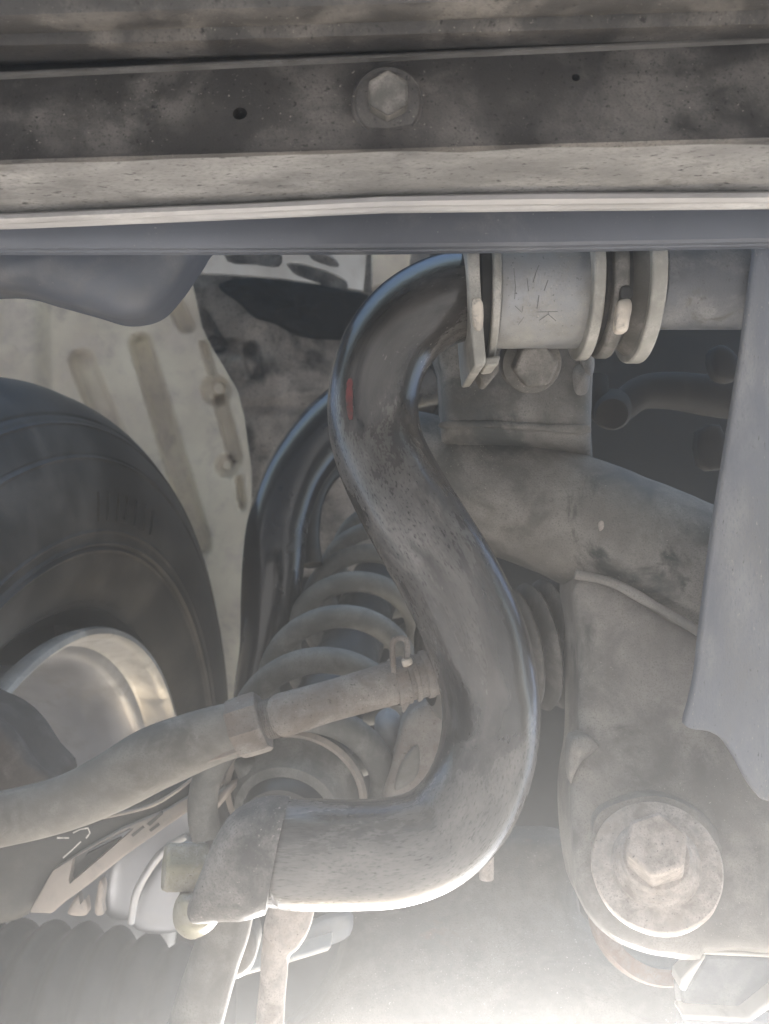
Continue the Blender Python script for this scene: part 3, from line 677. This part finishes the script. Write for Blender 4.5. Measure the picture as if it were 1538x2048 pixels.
wp = thing('slotted_panel', 'white body panel with black slots below the undertray strip', 'body panel', at(560, 540, 0.8))
wpl = plate('sheet', [(350, 440), (740, 430), (733, 500), (726, 581), (660, 569), (560, 556), (470, 549), (376, 545), (388, 530)], 0.91, 0.006, m_white, wp, bev=0)
for pts in ([(566, 503), (604, 506), (650, 520), (684, 536), (692, 550), (684, 557), (640, 547), (590, 531), (574, 520)], [(610, 470), (660, 490), (672, 512), (620, 498)], [(440, 450), (545, 478), (548, 511), (500, 507), (440, 500)]):
    c = plate('cutter', cr(pts, 3, True), 0.87, 0.09, m_dark, bev=0)
    cut(wpl, c)
plate('side_post', [(742, 440), (830, 440), (815, 560), (742, 575)], 0.925, 0.02, m_apron, wp, bev=0.003)

# ------------------------------------------------------------------ wheel: axis and size solved from the rim and sidewall outlines
Cw = at(145.13, 1916.45, 0.5372)
aa, ab = 1.4594, -0.0353
nw = Vector((math.cos(ab) * math.sin(aa), -math.cos(ab) * math.cos(aa), math.sin(ab)))
wh = thing('wheel', 'front wheel with black tyre and silver rim at the left edge', 'wheel', Cw)
Rr, Ro, bu, wd, rm, pw_ = 0.205, 0.3625, 0.0099, 0.1654, 0.2844, 0.5773
RIDGES = [(0.41, 0.010, 0.0010), (0.435, 0.008, -0.0006), (-0.185, 0.012, 0.0012), (-0.285, 0.010, 0.0016), (-0.315, 0.012, -0.0012), (-0.345, 0.012, 0.0014), (-0.97, 0.012, 0.0010), (0.72, 0.012, 0.0012), (0.80, 0.02, -0.0012)]
def tprof(s):
    ax_ = -wd / 2 + bu + wd / 2 * max(0.0, math.cos(s)) ** pw_
    rad = rm + ((rm - Rr) if s < 0 else (Ro - rm)) * math.sin(s)
    return rad, ax_
prof = [(0.2070, -0.040), (0.2078, -0.026)]
for i in range(261):
    s = -1.04 + 2.30 * i / 260
    rad, ax_ = tprof(s)
    for s0, w0, h0 in RIDGES: ax_ += h0 * math.exp(-((s - s0) / w0) ** 2)
    prof.append((rad, ax_))
rad, ax_ = prof[-1]
prof += [(rad + 0.003, ax_ - 0.008), (rad + 0.005, ax_ - 0.03), (rad + 0.006, ax_ - 0.08), (rad - 0.01, ax_ - 0.15), (0.21, ax_ - 0.16)]
ty = lathe('tyre', prof, Cw, nw, m_tyre, wh, seg=220, sharp=50)
nW, uW, vW = basis(nw)
def on_tyre(ang, s, lift=0.0):
    rad, ax_ = tprof(s)
    return Cw + nW * (ax_ + lift * math.cos(s * 0.8)) + (uW * math.cos(ang) + vW * math.sin(ang)) * (rad + lift * math.sin(s * 0.8))
def proj(p): return (769 + FPX * p.x / p.y, 1024 - FPX * p.z / p.y)
def ang_at(px, py, s):
    best = min(range(1440), key=lambda i: (proj(on_tyre(i * math.pi / 720, s))[0] - px) ** 2 + (proj(on_tyre(i * math.pi / 720, s))[1] - py) ** 2)
    return best * math.pi / 720
def tyre_bar(name, a0_, a1_, s0_, s1_, lift, m):
    V = []; K = 6
    for L_ in (-0.0015, lift):
        for i in range(3):
            for j in range(K): V.append(on_tyre(a0_ + (a1_ - a0_) * i / 2, s0_ + (s1_ - s0_) * j / (K - 1), L_))
    Fc = []
    for base_ in (0, 3 * K):
        Fc += [(base_ + i * K + j, base_ + i * K + j + 1, base_ + (i + 1) * K + j + 1, base_ + (i + 1) * K + j) for i in range(2) for j in range(K - 1)]
    for i in range(2):
        for j in (0, K - 1): Fc.append((i * K + j, (i + 1) * K + j, 3 * K + (i + 1) * K + j, 3 * K + i * K + j))
    for i in (0, 2):
        for j in range(K - 1): Fc.append((i * K + j, i * K + j + 1, 3 * K + i * K + j + 1, 3 * K + i * K + j))
    return mesh_obj(name, V, Fc, m, ty, 40)
aL = ang_at(195, 1030, -0.05); aR = ang_at(322, 1045, -0.05)
sg = 1 if ((aR - aL + math.pi) % (2 * math.pi) - math.pi) > 0 else -1
wst = 0.0055 * sg
tot = abs((aR - aL + math.pi) % (2 * math.pi) - math.pi)
for f0 in (0.0, 0.14, 0.30, 0.44, 0.60, 0.78, 0.92):
    a = aL + sg * tot * f0
    tyre_bar('raised_letter', a, a + wst * 1.6, -0.10, 0.13, 0.0013, m_tyre)
a = aL + sg * tot * 0.30
tyre_bar('raised_letter', a, a + sg * tot * 0.14, -0.10, -0.07, 0.0013, m_tyre)
# fine print near the rim
aP = ang_at(85, 1258, -0.86); aQ = ang_at(250, 1206, -0.86)
span = (aQ - aP + math.pi) % (2 * math.pi) - math.pi
Vp = []; Fp = []
random.seed(3)
t = 0.0
while t < 1.0:
    gap = (0.22 < t < 0.30) or (0.62 < t < 0.67) or (0.76 < t < 0.80)
    if not gap:
        a = aP + span * t; s0 = -0.88
        for (da0, da1, ds0, ds1) in random.choice(([(0, .004, 0, .05), (.006, .009, .01, .05)], [(0, .009, 0, .012), (.003, .006, .012, .05)], [(0, .003, 0, .05), (.003, .009, .035, .05)])):
            st = len(Vp); sgn = 1 if span > 0 else -1
            for (x_, y_) in ((da0, ds0), (da1, ds0), (da1, ds1), (da0, ds1)): Vp.append(on_tyre(a + sgn * x_ * 0.75, s0 + y_ * 0.8, 0.0004))
            Fp.append((st, st + 1, st + 2, st + 3))
    t += 0.035
pr = mesh_obj('fine_print', Vp, Fp, m_tyretext, ty, 40); pr['kind'] = 'stuff'
rimp = [(0.2055, -0.010), (0.2075, -0.003), (0.2065, 0.0005), (0.2030, 0.0012), (0.2005, -0.0010), (0.1985, -0.0060), (0.1955, -0.0200), (0.1935, -0.0225)]
rim = lathe('rim', rimp, Cw, nw, m_rim, wh, seg=200, sharp=40)
barp = [(0.1936, -0.0224), (0.1880, -0.0245), (0.1840, -0.0300), (0.1800, -0.0500), (0.1760, -0.0900), (0.1745, -0.1250), (0.1700, -0.1450), (0.1500, -0.1560), (0.0900, -0.1620), (0.0, -0.1620)]
lathe('barrel', barp, Cw, nw, m_barrel, rim, seg=160, sharp=40)

# ------------------------------------------------------------------ brake parts low at the left
cal = dome('brake_caliper', [(-120, 1400), (-40, 1412), (8, 1437), (42, 1472), (72, 1518), (108, 1568), (60, 1640), (-120, 1660)], 0.40, 0.022, 0.03, m_cal, None, p=3, sm=4, rough=0.001)
tag(cal, 'dull brown brake caliper edge inside the rim', 'brake caliper')

ds = thing('dust_shield', 'dark stamped brake shield with tan edges and chalk mark', 'brake shield', at(250, 1720, 0.40))
def dsh(x, y): return 0.385 + (x - 60) / 420 * 0.03
dome('shield_face', [(-120, 1690), (60, 1660), (190, 1630), (320, 1580), (440, 1520), (500, 1500), (470, 1545), (400, 1590), (330, 1632), (240, 1668), (110, 1746), (60, 1826), (-20, 1850), (-120, 1850)], lambda x, y: dsh(x, y) + 0.012, 0.010, 0.004, m_shield, ds, p=4, sm=3, ctr=(200, 1680))
eb = plate('edge_band', [(104, 1742), (172, 1698), (240, 1660), (330, 1622), (400, 1580), (455, 1538), (490, 1518), (462, 1556), (400, 1608), (330, 1656), (250, 1712), (180, 1768), (128, 1806), (102, 1829), (56, 1827), (78, 1788)], lambda x, y: dsh(x, y) - 0.002, 0.006, m_edge, ds, bev=0.0012)
cut(eb, plate('cutter', [(110, 1757), (170, 1722), (232, 1690), (240, 1692), (222, 1708), (160, 1762), (104, 1810), (102, 1802)], lambda x, y: dsh(x, y) - 0.02, 0.05, m_dark, bev=0))
plate('slot_floor', [(92, 1748), (240, 1675), (245, 1700), (160, 1775), (96, 1822)], lambda x, y: dsh(x, y) + 0.006, 0.003, m_shield, ds, bev=0.0005)
for pts in ([(293, 1648), (322, 1624), (326, 1628), (300, 1652)], [(298, 1660), (316, 1646), (320, 1650), (302, 1664)], [(262, 1670), (285, 1652), (288, 1656), (266, 1674)]):
    plate('notch', pts, lambda x, y: dsh(x, y) - 0.0026, 0.002, m_shield, ds, bev=0)
tube('rib', [(182, 1640, 3, 0.3835), (230, 1630, 3.6, 0.386), (300, 1612, 4, 0.390), (350, 1584, 3.6, 0.394), (390, 1553, 3, 0.397)], m_edge, ds, seg=10)
strokes('chalk_mark', [[(114, 1676), (138, 1676)], [(146, 1666), (160, 1659), (176, 1656), (180, 1666), (172, 1677)], [(162, 1683), (142, 1702), (126, 1716)]], 2.0, m_chalk, ds, lambda x, y: at(x, y, 0.3835))
dome('cone_gusset', [(392, 1622), (420, 1600), (470, 1558), (482, 1560), (450, 1600), (412, 1643), (396, 1640)], 0.405, 0.006, 0.006, m_edge, ds, p=3, sm=3)
dome('pivot_stud', [(470, 1520), (520, 1512), (528, 1545), (510, 1582), (496, 1590), (478, 1560)], 0.40, 0.012, 0.01, m_spring, ds, p=2, sm=4)
for pts in ([(190, 1826), (196, 1772), (203, 1760), (209, 1775), (205, 1812), (207, 1828)], [(135, 1826), (150, 1795), (158, 1790), (163, 1812), (172, 1796), (176, 1826), (160, 1832)]):
    dome('tang', pts, 0.40, 0.004, 0.004, m_edge, ds, p=3, sm=3)

hb = thing('hub_carrier', 'pale grey hub carrier behind the shield and link nut', 'hub', at(300, 1780, 0.45))
dome('hub_face', [(212, 1830), (220, 1720), (300, 1650), (390, 1600), (420, 1640), (380, 1690), (330, 1740), (290, 1830)], 0.455, 0.008, 0.02, m_barrel, hb, p=5, sm=3)
dome('hub_web', [(262, 1850), (280, 1780), (330, 1715), (390, 1680), (420, 1780), (380, 1850), (318, 1868)], 0.44, 0.006, 0.01, m_barrel, hb, p=5, sm=3)
tube('hub_rim', [(262, 1846, 7, 0.428), (272, 1790, 8, 0.428), (296, 1742, 8, 0.428), (330, 1700, 8, 0.428), (372, 1672, 7, 0.428)], m_rim, hb, seg=14)

# drive shaft boot, ribbed, lies along the axle
def boot_shape(t): return lerp_tab([(0, 0.058), (0.55, 0.057), (0.75, 0.052), (1.0, 0.040)], t)
cv = bellows('driveshaft_boot', at(-170, 2065, 0.46), at(450, 2085, 0.46), 0.06, 0.04, 9, m_boot, depth=0.13, steps=8, shape=boot_shape)
tag(cv, 'ribbed black driveshaft boot in the lower left corner', 'rubber boot')

# ------------------------------------------------------------------ stabilizer link and rods below the bar end
sl = thing('stabilizer_link', 'dusty link with olive nut hanging from the flattened bar end', 'link', at(400, 1900, 0.26))
hexprism('nut', at(412, 1734, 0.258), Vector((-0.93, -0.30, 0.12)), 0.0078, 0.0125, m_nut, sl, rot=R(20), bev=0.0012)
dome('stud_end', [(352, 1800), (372, 1785), (420, 1795), (440, 1830), (420, 1862), (384, 1878), (356, 1864), (346, 1835)], 0.252, 0.010, 0.012, m_nut, sl, p=3, sm=4, rough=0.001)
tube('link_rod', [(462, 1800, 50, 0.272), (450, 1860, 50, 0.272), (430, 1920, 50, 0.272), (408, 1990, 52, 0.272), (385, 2070, 54, 0.272), (372, 2110, 54, 0.272)], m_rodg, sl, seg=32)
dome('link_boot', [(395, 1880), (430, 1850), (500, 1850), (515, 1900), (490, 1950), (430, 1960), (400, 1930)], 0.285, 0.008, 0.01, m_rodg, sl, p=3, sm=4)
lr = tube('brake_hose_bracket', [(590, 1770, 46, 0.262, 0.006), (580, 1830, 46, 0.262, 0.006), (566, 1868, 42, 0.262, 0.006), (552, 1905, 29, 0.262, 0.005), (547, 1960, 27, 0.262, 0.005), (541, 2030, 28, 0.262, 0.005), (538, 2110, 28, 0.262, 0.005)], m_bolt, None, seg=28, jit=0.02)
tag(lr, 'narrow tan strap hanging below the middle of the bar', 'strap')
ss = thing('sunlit_sheet_edge', 'thin sheet metal edge coloured as if sunlit, behind the tan strap', 'metal strip', at(570, 1930, 0.36))
plate('strip', [(470, 1957), (474, 1950), (500, 1940), (655, 1893), (663, 1894), (655, 1903), (560, 1932)], 0.352, 0.03, m_bright, ss, bev=0.0006)  # sunlit arm edge built as an added bright strip
dome('sheet', [(480, 1935), (520, 1905), (640, 1840), (700, 1830), (700, 1870), (650, 1894), (520, 1934)], 0.37, 0.006, 0.004, m_plate, ss, p=4, sm=3)
pst = tube('stud_post', [(973, 1690, 15, 0.33), (973, 1757, 15, 0.33)], m_bolt, None, seg=20, sub=4)
tag(pst, 'short tan post behind the lowest bend of the bar', 'post')

# ------------------------------------------------------------------ dark recess at the right: hose and clips
hs = thing('bent_hose', 'dark bent hose in the recess right of the clamp', 'hose', at(1300, 800, 0.45))
tube('hose', [(1560, 800, 44, 0.47), (1450, 795, 42, 0.47), (1350, 782, 38, 0.465), (1285, 785, 34, 0.46), (1245, 812, 30, 0.455), (1215, 828, 28, 0.45), (1195, 800, 26, 0.45), (1190, 760, 26, 0.455)], m_void, hs, seg=28)
lathe('hose_end', [(0, 0.006), (0.008, 0.006), (0.0095, 0.003), (0.0095, -0.01)], at(1225, 822, 0.444), Vector((-0.3, -1, -0.4)), m_void, hs, seg=30)
tab_ = dome('bracket_tab', [(1396, 862), (1440, 850), (1452, 900), (1440, 940), (1400, 930)], 0.43, 0.004, 0.006, m_void, None, p=4, sm=2)
tag(tab_, 'small dark bracket tab below the bent hose', 'bracket')
tab2 = dome('pipe_clip', [(1420, 706), (1445, 690), (1475, 715), (1470, 762), (1430, 755)], 0.44, 0.006, 0.006, m_void, None, p=3, sm=3)
tag(tab2, 'small dark pipe clip above the bent hose', 'clip')

# ------------------------------------------------------------------ from the viewer's frame into the world
for o in list(COL.objects):
    if o.type in {'LIGHT', 'CAMERA'} or o.parent is not None: continue
    if o.type == 'EMPTY':
        b_ = BASE[o.name]
        for c in o.children: c.location = -b_
        o.matrix_world = M @ Matrix.Translation(b_)
    else:
        o.matrix_world = M.copy()

# ------------------------------------------------------------------ haze: added volume imitating lens flare, round camera and scene
hz = bpy.data.materials.new('flare_haze'); hz.use_nodes = True
t = hz.node_tree; t.nodes.clear()
pv = t.nodes.new('ShaderNodeVolumePrincipled'); ou = t.nodes.new('ShaderNodeOutputMaterial')
pv.inputs['Color'].default_value = (0.98, 0.985, 0.985, 1); pv.inputs['Density'].default_value = 0.28; pv.inputs['Anisotropy'].default_value = 0.80
pv.inputs['Density Attribute'].default_value = ''; pv.inputs['Temperature Attribute'].default_value = ''; pv.inputs['Color Attribute'].default_value = ''
hz.cycles.homogeneous_volume = True
t.links.new(pv.outputs[0], ou.inputs['Volume'])
bm = bmesh.new(); bmesh.ops.create_cube(bm, size=1.0)
me = bpy.data.meshes.new('flare_haze'); bm.to_mesh(me); bm.free(); me.materials.append(hz)
ho = bpy.data.objects.new('flare_haze', me); COL.objects.link(ho)
ho.scale = (3.0, 3.0, 2.8); ho.location = (0, 0, 0.39); ho['kind'] = 'stuff'; ho['label'] = 'lens flare glow imitated by added haze in the air'
